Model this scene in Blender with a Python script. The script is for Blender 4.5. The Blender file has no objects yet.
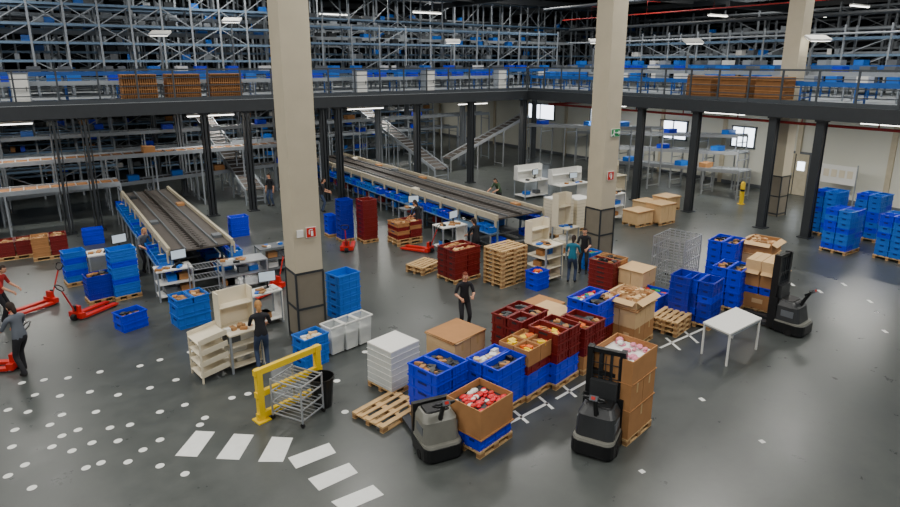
import bpy, math, random
from mathutils import Vector, Matrix
rnd=random.Random(11)
CH=7.4; FP=620.0; PT=math.radians(14.6); TH=math.radians(-34); CY=63+620*math.tan(PT)
RV=Vector((math.cos(TH),math.sin(TH),0)); FV=Vector((-math.sin(TH),math.cos(TH),0))
sc=bpy.context.scene
# ---- site survey: bearing/elevation of a point -> position on a horizontal plane of the building
def ray(x,y):
    xx=(x-450)/FP; yy=(y-CY)/FP
    return RV*xx+FV*(math.cos(PT)-yy*math.sin(PT))+Vector((0,0,-math.sin(PT)-yy*math.cos(PT)))
def G(x,y,z=0.0):
    d=ray(x,y); k=(z-CH)/d.z
    return Vector((d.x*k,d.y*k,z))
def G2(x,y,v=None,u=None):
    d=ray(x,y); k=(v/d.y) if v is not None else (u/d.x)
    return Vector((0,0,CH))+d*k
C_,S_=math.cos(TH),-math.sin(TH); CP,SP=math.cos(PT),math.sin(PT)
def v_on(x,u,z):
    xx=(x-450)/FP; return (C_*u-xx*(S_*u*CP+(CH-z)*SP))/(S_+xx*C_*CP)
def u_on(x,v,z):
    xx=(x-450)/FP; return (S_*v+xx*(C_*v*CP+(CH-z)*SP))/(C_-xx*S_*CP)
D=math.radians
# ---------------------------------------------------------------- materials
MATS={}
def s2l(c):
    return tuple(((v/255)/12.92 if v/255<=0.04045 else ((v/255+0.055)/1.055)**2.4) for v in c)
def mat(name,col,rough=.6,metal=0,var=.18,scale=4.0,emit=0,bump=0,alpha=1):
    m=bpy.data.materials.new(name); m.use_nodes=True
    nt=m.node_tree; b=nt.nodes['Principled BSDF']
    c=s2l(col)
    b.inputs['Roughness'].default_value=rough; b.inputs['Metallic'].default_value=metal
    tc=nt.nodes.new('ShaderNodeTexCoord'); n=nt.nodes.new('ShaderNodeTexNoise')
    n.inputs['Scale'].default_value=scale; n.inputs['Detail'].default_value=4
    nt.links.new(tc.outputs['Object'],n.inputs['Vector'])
    mx=nt.nodes.new('ShaderNodeMix'); mx.data_type='RGBA'
    mx.inputs[6].default_value=tuple(v*(1-var) for v in c)+(1,)
    mx.inputs[7].default_value=tuple(min(1,v*(1+var)) for v in c)+(1,)
    nt.links.new(n.outputs['Fac'],mx.inputs[0]); nt.links.new(mx.outputs[2],b.inputs['Base Color'])
    if emit:
        b.inputs['Emission Color'].default_value=c+(1,); b.inputs['Emission Strength'].default_value=emit
    if bump:
        bp=nt.nodes.new('ShaderNodeBump'); bp.inputs['Strength'].default_value=bump
        nt.links.new(n.outputs['Fac'],bp.inputs['Height']); nt.links.new(bp.outputs[0],b.inputs['Normal'])
    if alpha<1: b.inputs['Alpha'].default_value=alpha
    MATS[name]=m; return m
mat('blue',(12,48,215),.35,var=.12); mat('navy',(14,34,165),.35); mat('lblue',(15,105,205),.35); mat('maroon',(120,26,24),.45)
mat('inner',(10,28,110),.6); mat('wood',(200,165,115),.8,scale=9,var=.3); mat('wood2',(160,120,78),.8,scale=9,var=.3)
mat('card',(176,126,78),.85,var=.14); mat('card2',(216,180,132),.85,var=.1); mat('tape',(205,170,115),.4)
mat('white',(232,232,227),.5,var=.04); mat('wrap',(205,210,208),.25,var=.15,scale=12); mat('cream',(224,214,190),.6,var=.05)
mat('black',(20,21,23),.4); mat('rubber',(12,12,13),.8); mat('dgrey',(42,46,50),.5); mat('mgrey',(98,103,108),.5)
mat('steel',(172,176,180),.35,.5,var=.1); mat('galv',(150,157,164),.5,.2,var=.15); mat('bluesteel',(104,130,156),.5,.1)
mat('rail',(58,64,70),.5); mat('ylw',(245,205,15),.45,var=.05); mat('red',(195,30,20),.45); mat('orange',(228,105,30),.6); mat('pink',(228,140,165),.5)
mat('rbag',(228,35,50),.35); mat('lip',(170,85,80)); mat('green',(20,140,75),.5); mat('greenshirt',(62,84,58),.8); mat('teal',(30,105,130),.8)
mat('skin',(205,150,120),.6,var=.05); mat('jean',(52,66,94),.85); mat('dark',(30,30,36),.85); mat('gshirt',(94,100,110),.85)
mat('redcl',(165,30,30),.8); mat('hairb',(42,28,20),.8); mat('hairl',(170,125,75),.8); mat('hairr',(110,46,24),.8); mat('shoe',(26,24,24),.7)
mat('belt',(78,72,67),.6,var=.2,scale=1.5); mat('belt2',(62,58,55),.6,var=.15); mat('frame',(188,178,154),.5); mat('bluepaint',(28,85,160),.45)
mat('screen',(190,205,215),.3,emit=.5); mat('lamp',(255,252,240),.4,emit=7,var=0); mat('glass',(228,240,252),.2,emit=5,var=0)
mat('clear',(225,230,230),.15,alpha=.45); mat('bin',(18,19,19),.4); mat('paint',(232,234,230),.55,var=.1,scale=6)
mat('pipe',(150,32,28),.5); mat('deck',(190,196,200),.45,var=.1); mat('wallb',(212,212,200),.8,var=.05,scale=.6); mat('walld',(30,34,42),.8)
mat('walll',(86,88,86),.8); mat('brownrack',(134,90,48),.75,var=.25,scale=5); mat('ceil',(52,56,62),.8); mat('colpaint',(190,180,157),.75,var=.1,scale=2,bump=.05)
mat('colbase',(120,113,99),.7,var=.15,scale=3); mat('bodyg',(52,54,56),.4); mat('bodyl',(120,120,112),.4)
def floor_mat():
    m=bpy.data.materials.new('polished_concrete'); m.use_nodes=True; nt=m.node_tree; b=nt.nodes['Principled BSDF']
    tc=nt.nodes.new('ShaderNodeTexCoord')
    n1=nt.nodes.new('ShaderNodeTexNoise'); n1.inputs['Scale'].default_value=.13; n1.inputs['Detail'].default_value=5; n1.inputs['Roughness'].default_value=.55
    n2=nt.nodes.new('ShaderNodeTexNoise'); n2.inputs['Scale'].default_value=1.6; n2.inputs['Detail'].default_value=9; n2.inputs['Roughness'].default_value=.7
    for n in(n1,n2): nt.links.new(tc.outputs['Object'],n.inputs['Vector'])
    r=nt.nodes.new('ShaderNodeValToRGB'); r.color_ramp.elements[0].position=.3; r.color_ramp.elements[1].position=.7
    r.color_ramp.elements[0].color=s2l((58,63,63))+(1,); r.color_ramp.elements[1].color=s2l((88,92,89))+(1,)
    ad=nt.nodes.new('ShaderNodeMath'); ad.operation='MULTIPLY_ADD'; ad.inputs[1].default_value=.4
    nt.links.new(n2.outputs['Fac'],ad.inputs[0])
    m2=nt.nodes.new('ShaderNodeMath'); m2.operation='MULTIPLY'; m2.inputs[1].default_value=.6
    nt.links.new(n1.outputs['Fac'],m2.inputs[0]); nt.links.new(m2.outputs[0],ad.inputs[2])
    nt.links.new(ad.outputs[0],r.inputs[0]); nt.links.new(r.outputs[0],b.inputs['Base Color'])
    mr=nt.nodes.new('ShaderNodeMapRange'); mr.inputs[1].default_value=.3; mr.inputs[2].default_value=.7; mr.inputs[3].default_value=.26; mr.inputs[4].default_value=.36
    nt.links.new(n2.outputs['Fac'],mr.inputs[0]); nt.links.new(mr.outputs[0],b.inputs['Roughness']); b.inputs['IOR'].default_value=1.55
    MATS['floor']=m
floor_mat()
# ---------------------------------------------------------------- mesh builder
BOXF=[(0,3,2,1),(4,5,6,7),(0,1,5,4),(1,2,6,5),(2,3,7,6),(3,0,4,7)]
class MB:
    def __init__(s): s.v=[];s.f=[];s.m=[];s.sm=[];s.names=[];s.M=Matrix.Identity(4)
    def mi(s,m):
        if m not in s.names: s.names.append(m)
        return s.names.index(m)
    def raw(s,vs,fs,m,smooth=False):
        o=len(s.v); M=s.M
        s.v.extend([tuple(M@Vector(v)) for v in vs]); k=s.mi(m)
        for f in fs: s.f.append(tuple(i+o for i in f)); s.m.append(k); s.sm.append(smooth)
    def box(s,c,d,m,rz=0,rx=0,ry=0,tp=1.0):
        hx,hy,hz=d[0]/2,d[1]/2,d[2]/2
        vs=[(-hx,-hy,-hz),(hx,-hy,-hz),(hx,hy,-hz),(-hx,hy,-hz),(-hx*tp,-hy*tp,hz),(hx*tp,-hy*tp,hz),(hx*tp,hy*tp,hz),(-hx*tp,hy*tp,hz)]
        if rz or rx or ry:
            R=Matrix.Rotation(rz,3,'Z')@Matrix.Rotation(ry,3,'Y')@Matrix.Rotation(rx,3,'X'); vs=[R@Vector(v) for v in vs]
        s.raw([(v[0]+c[0],v[1]+c[1],v[2]+c[2]) for v in vs],BOXF,m)
    def beam(s,a,b,w,m,h=None):
        a=Vector(a);b=Vector(b);h=h or w;d=(b-a)
        if d.length<1e-5: return
        d.normalize(); up=Vector((0,0,1)) if abs(d.z)<.95 else Vector((0,1,0))
        x=d.cross(up).normalized()*w/2; y=x.cross(d).normalized()*h/2
        vs=[a-x-y,a+x-y,a+x+y,a-x+y,b-x-y,b+x-y,b+x+y,b-x+y]; s.raw(vs,BOXF,m)
    def tube(s,pts,r,m,n=8,cap=True):
        pts=[Vector(p) for p in pts]; rs=r if isinstance(r,(list,tuple)) else [r]*len(pts); vs=[];fs=[]
        for i,p in enumerate(pts):
            d=(pts[min(i+1,len(pts)-1)]-pts[max(i-1,0)]).normalized(); up=Vector((0,0,1)) if abs(d.z)<.9 else Vector((1,0,0))
            x=d.cross(up).normalized(); y=d.cross(x).normalized()
            for k in range(n):
                a=2*math.pi*k/n; vs.append(p+x*math.cos(a)*rs[i]+y*math.sin(a)*rs[i])
        for i in range(len(pts)-1):
            for k in range(n): fs.append((i*n+k,i*n+(k+1)%n,(i+1)*n+(k+1)%n,(i+1)*n+k))
        s.raw(vs,fs,m,True)
        if cap: s.raw(vs,[tuple(range(n))[::-1],tuple(range((len(pts)-1)*n,len(pts)*n))],m)
    def ell(s,c,r,m,n=10,k=7,keep=None):
        vs=[];fs=[]
        for i in range(k+1):
            ph=math.pi*i/k
            for j in range(n):
                a=2*math.pi*j/n; vs.append((c[0]+r[0]*math.sin(ph)*math.cos(a),c[1]+r[1]*math.sin(ph)*math.sin(a),c[2]+r[2]*math.cos(ph)))
        for i in range(k):
            for j in range(n):
                f=(i*n+j,(i+1)*n+j,(i+1)*n+(j+1)%n,i*n+(j+1)%n)
                if keep:
                    cc=sum((Vector(vs[q]) for q in f),Vector())/4
                    if not keep(cc-Vector(c)): continue
                fs.append(f)
        s.raw(vs,fs,m,True)
    def poly(s,pts,m): s.raw(pts,[tuple(range(len(pts)))],m)
    def prism(s,prof,y0,y1,m):
        n=len(prof); vs=[(p[0],y0,p[1]) for p in prof]+[(p[0],y1,p[1]) for p in prof]
        s.raw(vs,[tuple(range(n)),tuple(range(n,2*n))[::-1]]+[(i,(i+1)%n,(i+1)%n+n,i+n)[::-1] for i in range(n)],m)
    def obj(s,name,loc=(0,0,0),rz=0):
        me=bpy.data.meshes.new(name); me.from_pydata(s.v,[],s.f)
        for n in s.names: me.materials.append(MATS[n])
        me.polygons.foreach_set('material_index',s.m); me.polygons.foreach_set('use_smooth',s.sm); me.update()
        o=bpy.data.objects.new(name,me); o.location=loc; o.rotation_euler=(0,0,rz); sc.collection.objects.link(o); return o
# ---------------------------------------------------------------- room shell
WU=36.4; WX=64.0; VB=62.0; UL=-34.0; VN=-14.0; CZ=15.0; ZU=5.1; ZD=5.67
b=MB(); b.box(((UL+WX)/2,(VN+VB)/2,-.1),(WX-UL,VB-VN,.2),'floor'); b.obj('floor')
b=MB(); b.box(((UL+WX)/2,(VN+VB)/2,CZ+.1),(WX-UL,VB-VN,.2),'ceil')
for i in range(9): b.box(((UL+WX)/2,VN+4+i*9,CZ-.3),(WX-UL,.35,.6),'dgrey')
b.obj('ceiling')
b=MB(); b.box((WU+.1,(VN+VB)/2,2.6),(.2,VB-VN,5.2),'wallb')
for i in range(16): b.box((WU-.06,VN+4+i*4.7,2.6),(.12,.25,5.2),'frame')
b.box((WU-.03,(VN+VB)/2,.1),(.06,VB-VN,.2),'mgrey'); b.obj('wall_right')
b=MB(); b.box((WX+.1,(VN+VB)/2,CZ/2),(.2,VB-VN,CZ),'walld')
for i in range(24): b.box((WX-.05,VN+2+i*3,CZ/2),(.1,.12,CZ),'dgrey')
b.obj('wall_far_right')
b=MB(); b.box(((UL+WX)/2,VB+.1,CZ/2),(WX-UL,.2,CZ),'walld'); b.box(((UL+WU)/2,VB-.02,2.6),(WU-UL,.06,5.2),'walll')
for i in range(32): b.box((UL+2+i*3,VB-.05,CZ/2),(.12,.1,CZ),'dgrey')
b.obj('wall_back')
b=MB(); b.box((UL-.1,(VN+VB)/2,CZ/2),(.2,VB-VN,CZ),'walld')
for i in range(24): b.box((UL+.05,VN+2+i*3,CZ/2),(.1,.12,CZ),'dgrey')
b.obj('wall_left')
for i,(x,w) in enumerate([(541,3.4),(600,1.8),(674,2.1),(744,1.5)]):
    wz=3.4 if i<2 else 3.0
    v=v_on(x,WU,wz); b=MB(); b.box((WU-.03,v,wz),(.05,w,1.2),'glass')
    for dz in(-.62,.62): b.box((WU-.06,v,wz+dz),(.12,w+.12,.09),'mgrey')
    for k in range(3): b.box((WU-.06,v-w/2+w*k/2,wz),(.12,.07,1.25),'mgrey')
    b.obj('window_%d'%(i+1))
v=v_on(795,WU,1.2); b=MB(); b.box((WU-.06,v,1.25),(.1,1.7,2.5),'mgrey'); b.box((WU-.13,v,1.2),(.04,1.46,2.35),'frame'); b.box((WU-.16,v,1.2),(.02,.04,2.35),'dgrey'); b.box((WU-.16,v-.35,1.7),(.02,.4,.5),'glass'); b.beam((WU-.2,v+.12,.95),(WU-.2,v+.12,1.25),.04,'steel'); b.obj('door_1')
# ---------------------------------------------------------------- concrete columns
g1=G(311,339); g2=G(601,258); w=.76
for (cu,cv) in [(g1.x,g1.y+.2),(g2.x,g2.y+.2),(30.6,g2.y+.2)]:
    b=MB()
    b.box((0,0,1.0),(w,w,2.0),'colbase'); b.box((0,0,(CZ+2.0)/2),(w,w,CZ-2.0),'colpaint')
    for z in(.12,1.0,2.0): b.box((0,0,z),(w+.03,w+.03,.06),'dgrey')
    for sx in(-1,1):
        for sy in(-1,1): b.box((sx*w/2,sy*w/2,1.0),(.05,.05,2.0),'dgrey')
    b.obj('concrete_column',(cu,cv,0))
def sign(name,u,v,z,base,w=.34,h=.34,kind='ext'):
    b=MB(); b.box((0,0,0),(w,.02,h),'white'); b.box((0,-.012,0),(w*.9,.012,h*.9),base)
    if kind=='ext':
        b.box((.02,-.02,-.03),(w*.22,.01,h*.5),'white'); b.box((.0,-.02,h*.28),(w*.3,.01,h*.08),'white'); b.box((-w*.2,-.02,h*.05),(w*.07,.01,h*.4),'white')
    elif kind=='exit':
        b.ell((-.1,-.02,.07),(.035,.008,.035),'white'); b.beam((-.1,-.02,.04),(-.14,-.02,-.06),.04,'white'); b.beam((-.13,-.02,-.05),(-.2,-.02,-.1),.03,'white'); b.beam((-.13,-.02,-.05),(-.06,-.02,-.12),.03,'white'); b.beam((-.11,-.02,.02),(-.03,-.02,.0),.03,'white')
        b.beam((.02,-.02,0),(.2,-.02,0),.04,'white'); b.beam((.2,-.02,0),(.13,-.02,.06),.035,'white'); b.beam((.2,-.02,0),(.13,-.02,-.06),.035,'white')
    b.obj(name,(u,v,z))
fy=g1.y+.2-w/2-.03; fy2=g2.y+.2-w/2-.03
sign('fire_extinguisher_sign',g1.x+.1,fy,3.1,'red',.28,.28); sign('notice_plate',g1.x-.2,fy,3.1,'white',.18,.2,'')
sign('fire_extinguisher_sign',g2.x,fy2,3.3,'red'); sign('emergency_exit_sign',g2.x+.12,fy2,4.9,'green',.48,.3,'exit')
# ---------------------------------------------------------------- mezzanine
CU=27.4; CV=31.5
b=MB()
b.box(((UL+WX)/2,(CV+VB)/2,(ZD+5.45)/2),(WX-UL,VB-CV,ZD-5.45),'deck')
b.box(((CU+WX)/2,(VN+CV)/2,(ZD+5.45)/2),(WX-CU,CV-VN,ZD-5.45),'deck')
b.box(((UL+CU)/2,CV-.08,5.38),(CU-UL,.16,.56),'dgrey'); b.box((CU-.08,(VN+CV)/2,5.38),(.16,CV-VN,.56),'dgrey')
for i in range(9): b.box(((UL+WU)/2,CV+1.5+i*3.4,5.27),(WU-UL,.2,.36),'dgrey')
for i in range(11): b.box(((CU+WU)/2,VN+2+i*4.2,5.27),(WU-CU,.2,.36),'dgrey')
b.obj('mezzanine_floor')
def hcol(u,v,m='dgrey',k=1.0):
    b=MB()
    b.box((0,0,ZU/2),(.1*k,.3*k,ZU),m); b.box((-.14*k,0,ZU/2),(.04,.34*k,ZU),m); b.box((.14*k,0,ZU/2),(.04,.34*k,ZU),m); b.box((0,0,.02),(.55*k,.5*k,.04),m); b.box((0,0,ZU-.03),(.5*k,.4*k,.1),m)
    b.obj('steel_column',(u,v,0))
for x in [-60,62,92,209,250,325,471]: hcol(u_on(x,CV+.1,2.5),CV+.15)
hcol(14.0,CV+.15); hcol(CU-.2,CV+.15); hcol(19.0,CV+.15)
for x in [638,692,767,813]: hcol(CU+.15,v_on(x,CU+.1,2.5))
for u in (-15.4,-8.4,-1.4,7.0,12.6,19.6,26.6,33.6):
    for v in (37.8,46,54): hcol(u,v,'mgrey',.9)
def railing(a,bp,name='guard_railing'):
    a=Vector(a);bp=Vector(bp);L=(bp-a).length;n=int(L/1.5);m=MB()
    for i in range(n+1):
        p=a.lerp(bp,i/n); m.box((p.x,p.y,ZD+.72),(.07,.07,1.44),'rail')
    for z,w in((1.44,.08),(1.08,.04),(.72,.04),(.38,.04)): m.beam((a.x,a.y,ZD+z),(bp.x,bp.y,ZD+z),w,'rail')
    m.beam((a.x,a.y,ZD+.09),(bp.x,bp.y,ZD+.09),.03,'rail',.18)
    m.obj(name)
railing((UL,CV+.05,0),(CU-.1,CV+.05,0)); railing((CU,CV,0),(CU,VN,0))
# ---------------------------------------------------------------- shared parts
def crate(m,x,y,z,L,W,H,c,top=False,fill=None):
    t=.018
    m.box((x,y,z+.012),(L-.05,W-.05,.024),c)
    for s in(-1,1):
        m.box((x,y+s*(W/2-.028),z+H/2),(L-.04,t,H),c); m.box((x+s*(L/2-.028),y,z+H/2),(t,W-.04,H),c)
        m.box((x,y+s*(W/2-.017),z+H-.02),(L,.034,.034),c); m.box((x+s*(L/2-.017),y,z+H-.02),(.034,W-.06,.034),c)
        m.box((x,y+s*(W/2-.016),z+H*.3),(L-.02,.02,.02),c)
        for k in(-.32,0,.32): m.box((x+k*L,y+s*(W/2-.014),z+H/2),(.025,.02,H-.06),c)
        for k in(-.3,.3): m.box((x+s*(L/2-.014),y+k*W,z+H/2),(.02,.025,H-.06),c)
        m.box((x+s*(L/2-.017),y,z+H*.66),(.02,W*.28,.045),'inner' if c!='maroon' else 'dgrey')
    if fill: stuff(m,x,y,z+.03,L-.1,W-.1,H*.62,fill)
def stuff(m,x,y,z,L,W,H,kind):
    pal={'red':['rbag','rbag','red','white'],'pink':['pink','pink','white'],'orange':['orange','ylw','card'],'brown':['card','card2','wood2'],
         'white':['white','cream','card2'],'mix':['lblue','white','orange','green','card2','red'],'dark':['dgrey','black','card']}[kind]
    m.box((x,y,z+H*.3),(L,W,H*.6),pal[-1] if kind not in('dark','red') else 'dgrey')
    n=max(4,int(L*W*(70 if kind=='red' else 45)))
    for i in range(n):
        px=x+rnd.uniform(-.5,.5)*(L-.16); py=y+rnd.uniform(-.5,.5)*(W-.12); s=rnd.uniform(.05,.1)
        c=rnd.choice(pal)
        if kind in('red','pink'): m.ell((px,py,z+H*.62+rnd.uniform(0,.05)),(s*1.2,s*.8,s*.42),c,7,4)
        else: m.box((px,py,z+H*.62+rnd.uniform(0,.05)),(s*1.8,s*1.3,s),c,rnd.uniform(0,3),rnd.uniform(-.3,.3))
def pallet(m,z,L,W,ox=0,oy=0,w='wood'):
    for k in range(5): m.box((ox,oy+(-.5+k/4)*(W-.12),z+.133),(L,.12 if k%2==0 else .09,.022),w)
    for k in(-1,0,1):
        m.box((ox+k*(L/2-.07),oy,z+.111),(.14,W,.022),w)
        for j in(-1,0,1): m.box((ox+k*(L/2-.07),oy+j*(W/2-.05),z+.061),(.14,.1,.078),'wood2')
    for j in(-1,0,1): m.box((ox,oy+j*(W/2-.05),z+.011),(L,.1,.022),w)
def carton(m,x,y,z,L,W,H,c='card',openf=None,flaps=False):
    if openf:
        for s in(-1,1):
            m.box((x,y+s*(W/2-.01),z+H/2),(L,.02,H),c); m.box((x+s*(L/2-.01),y,z+H/2),(.02,W-.04,H),c)
        m.box((x,y,z+.01),(L-.04,W-.04,.02),c); stuff(m,x,y,z+H*.45,L-.06,W-.06,H*.5,openf)
        if flaps:
            for s in(-1,1): m.box((x,y+s*(W/2+.07),z+H-.03),(L*.96,.2,.012),'card2',rx=-s*.45); m.box((x+s*(L/2+.06),y,z+H-.03),(.18,W*.9,.012),'card2',ry=s*.5)
    else:
        m.box((x,y,z+H/2),(L,W,H),c); m.box((x,y,z+H+.002),(L,.06,.004),'tape')
        m.box((x,y-W/2-.002,z+H*.8),(.06,.004,H*.4),'tape'); m.box((x-L/2-.002,y,z+H*.55),(.004,W*.35,H*.3),'card2')
        for s in(-1,1): m.box((x,y+s*W*.26,z+H+.006),(L,W*.46,.008),c)
def load(name,near,L,W,rot,layers):
    m=MB(); z=0
    for ly in layers:
        k=ly[0]
        if k=='p':
            for _ in range(ly[1] if len(ly)>1 else 1):
                m.M=Matrix.Rotation(rnd.uniform(-.015,.015),4,'Z'); pallet(m,z,L,W); z+=.146
            m.M=Matrix.Identity(4)
        elif k=='c':
            _,c,h,n,nx,ny=ly[:6]; fl=ly[6] if len(ly)>6 else None
            for q in range(n):
                for i in range(nx):
                    for j in range(ny):
                        cc=c if isinstance(c,str) else rnd.choice(c)
                        x=(-.5+(i+.5)/nx)*L; y=(-.5+(j+.5)/ny)*W
                        f=None
                        if q==n-1 and fl: f=fl if isinstance(fl,str) else rnd.choice(fl)
                        crate(m,x+rnd.uniform(-.008,.008),y+rnd.uniform(-.008,.008),z,L/nx-.01,W/ny-.01,h,cc,fill=f)
                z+=h-.012
        elif k=='k':
            _,h,c,o=ly[:4]; fx=ly[4] if len(ly)>4 else 1; fy_=ly[5] if len(ly)>5 else 1
            for i in range(fx):
                for j in range(fy_): carton(m,(-.5+(i+.5)/fx)*L,(-.5+(j+.5)/fy_)*W,z,L/fx-.015,W/fy_-.015,h,c,o,flaps=len(ly)>6)
            z+=h
        elif k=='s':
            for q in range(ly[1]): m.box((rnd.uniform(-.02,.02),rnd.uniform(-.02,.02),z+.012),(L+.03,W+.03,.02),'card2' if q%2 else 'card',rz=rnd.uniform(-.04,.04)); z+=.022
        elif k=='w':
            cw=ly[2] if len(ly)>2 else 'wrap'
            m.box((0,0,z+ly[1]/2),(L,W,ly[1]),cw,tp=.97)
            for i in range(int(ly[1]/.15)): m.box((0,0,z+.08+i*.15),(L+.004,W+.004,.012),'white' if cw=='wrap' else 'frame')
            m.box((0,0,z+ly[1]+.01),(L*.98,W*.98,.03),'white'); z+=ly[1]
    g=G(*near); R=Matrix.Rotation(rot,3,'Z'); c=g+R@Vector((L/2,W/2,0))
    return m.obj(name,(c.x,c.y,0),rot)
A=D(13)
# main pallet field
load('pallet_with_box_of_red_bags',(480,460),1.02,.9,A,[('p',),('c','blue',.27,1,1,2),('s',1),('k',.6,'card','red')])
load('pallet_of_blue_crates',(437,426),1.0,.9,A,[('p',),('c','blue',.26,4,2,1,['brown','dark'])])
load('pallet_of_blue_crates',(497,420),1.0,.9,A,[('p',),('c','blue',.26,4,1,2,['dark','white','brown'])])
load('pallet_of_mixed_boxes',(527,403),.95,.85,A,[('p',),('c','blue',.26,2,1,2),('c','maroon',.24,1,1,2),('k',.38,'card','orange',2,2)])
load('pallet_of_red_crates',(520,376),1.15,.95,A,[('p',),('c','maroon',.26,5,2,2,['dark','dark','brown'])])
load('pallet_of_red_crates',(556,391),.98,.86,A,[('p',),('c','blue',.26,2,1,2),('c','maroon',.26,3,2,1,['orange','dark'])])
load('pallet_of_cardboard_boxes',(583,376),.98,.9,A,[('p',),('k',.32,'card',None,2,2),('c','maroon',.26,3,2,1,['dark','orange'])])
load('pallet_of_blue_crates',(595,356),1.15,.95,A,[('p',),('c','maroon',.26,2,2,2),('c','blue',.26,3,1,2,['dark','mix'])])
load('pallet_of_cardboard_boxes',(633,352),1.15,.95,A,[('p',),('k',.48,'card',None,2,2),('k',.48,'card2',None,2,2),('s',3),('k',.2,'card2','brown',1,1,1)])
load('wrapped_pallet',(392,398),.9,.85,A,[('p',),('w',.95)])
load('pallet_of_cardboard_boxes',(455,374),1.15,1.0,A,[('p',),('k',.62,'card2',None,2,1),('s',3)])
load('pallet_of_cardboard_boxes',(552,350),1.0,.9,A,[('p',),('k',.65,'card',None,1,2),('s',4)])
load('pallet_of_cardboard_boxes',(627,447),1.05,.92,A,[('p',),('k',.6,'card',None),('s',1),('k',.55,'card',None,2,1),('s',1),('k',.5,'card','pink')])
load('pallet_of_cardboard_boxes',(545,331),.95,.9,A,[('p',),('k',.4,'card2',None,1,2),('s',3)])
load('pallet_of_red_crates',(611,302),1.0,.9,A,[('p',),('c',['maroon','maroon','card'],.17,7,2,1,['brown','dark'])])
load('pallet_of_cardboard_boxes',(641,306),.9,.85,A,[('p',),('k',.45,'card',None,2,2),('k',.45,'card2',None,1,2),('s',2)])
load('pallet_of_blue_crates',(657,318),.95,.85,A,[('p',),('c',['lblue','blue'],.24,2,2,1,'mix')])
load('pallet_stack',(676,338),1.0,.8,A,[('p',3)])
load('blue_crate_stack',(686,327),.75,.62,A,[('c','navy',.22,7,1,1)])
load('blue_crate_stack',(709,331),.8,.9,A,[('p',),('c',['blue','navy'],.22,6,1,2)])
load('pallet_of_blue_crates',(737,314),1.05,.9,A,[('p',),('c','blue',.25,5,1,2,['dark','white'])])
load('pallet_of_blue_crates',(731,290),1.1,.95,A,[('p',),('c','blue',.25,6,1,2,'dark')])
load('pallet_of_cardboard_boxes',(771,317),1.0,.9,A,[('p',),('k',.45,'card',None,2,1),('c','blue',.25,1,1,2),('k',.5,'card','brown',1,2,1),('k',.3,'card2',None,1,2)])
load('pallet_of_cardboard_boxes',(766,291),1.1,.9,A,[('p',),('k',.5,'card',None,2,1),('k',.5,'card2',None,2,1),('s',2),('k',.4,'card','brown',1,1,1)])
load('wooden_pallet',(383,434),1.25,.95,A+.05,[('p',)])
# left side
load('blue_crate_stack',(116,302),.8,.62,D(8),[('p',),('c',['blue','blue','lblue'],.2,8,1,1)])
load('blue_crate_stack',(90,306),.8,.62,D(8),[('p',),('c','navy',.2,4,1,1,'dark')])
load('blue_crate_stack',(124,334),.75,.6,D(20),[('c','blue',.26,2,1,1,'dark')])
load('blue_crate_stack',(68,288),.7,.6,D(8),[('p',),('c',['blue','lblue'],.22,5,1,1)])
load('parts_bin_of_crates',(180,331),.95,.75,D(10),[('c','lblue',.36,2,1,1),('c','lblue',.2,1,2,1,'brown')])
load('blue_crate_stack',(341,322),.8,.7,D(13),[('c','lblue',.24,6,1,1)])
load('blue_crate_stack',(306,372),.75,.6,D(13),[('c','lblue',.28,3,1,1,'white')])
load('blue_crate_stack',(232,238),.8,.6,0,[('c','blue',.3,3,1,1)])
load('blue_crate_stack',(342,243),.6,.6,0,[('p',),('c','navy',.22,8,1,1)])
load('blue_crate_stack',(329,238),.4,.5,0,[('p',),('c','blue',.22,4,1,1)])
load('pallet_of_red_crates',(364,244),.7,.7,0,[('p',),('c','maroon',.2,9,1,1)])
load('pallet_of_cardboard_boxes',(398,247),1.2,.9,0,[('p',2),('c',['maroon','card'],.18,4,2,1,'brown')])
load('pallet_of_red_crates',(455,285),1.2,1.0,D(6),[('p',),('c','maroon',.22,4,2,2,['brown','dark']),('c','maroon',.22,1,1,2,'brown')])
load('pallet_stack',(502,289),1.25,.9,D(8),[('p',9)])
load('blue_crate_stack',(537,292),.65,.55,D(8),[('c','blue',.22,3,1,1,'mix')])
load('wooden_pallet',(423,276),1.1,.8,D(20),[('p',2)])
load('pallet_of_red_crates',(0,262),1.1,.8,0,[('p',),('c','maroon',.2,3,2,1,'brown')])
load('pallet_of_red_crates',(34,262),1.2,.8,0,[('p',),('c',['maroon','card'],.2,4,2,1,'brown')])
load('blue_crate_stack',(84,246),.8,.6,0,[('c','blue',.22,3,1,1)])
for (x,y,n) in [(845,256,7),(874,243,8),(830,238,8),(901,264,7)]:
    load('pallet_of_blue_crates',(x,y),1.2,1.0,0,[('p',),('c',['lblue','lblue','lblue','blue'],.24,n,2,2)])
load('blue_crate_stack',(590,272),.6,.5,0,[('c','lblue',.24,3,1,1,'mix')])
load('wrapped_pallet',(556,238),1.0,.9,0,[('p',),('w',1.5,'cream')]); load('wrapped_pallet',(576,232),1.0,.9,0,[('p',),('w',1.3,'cream')])
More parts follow.
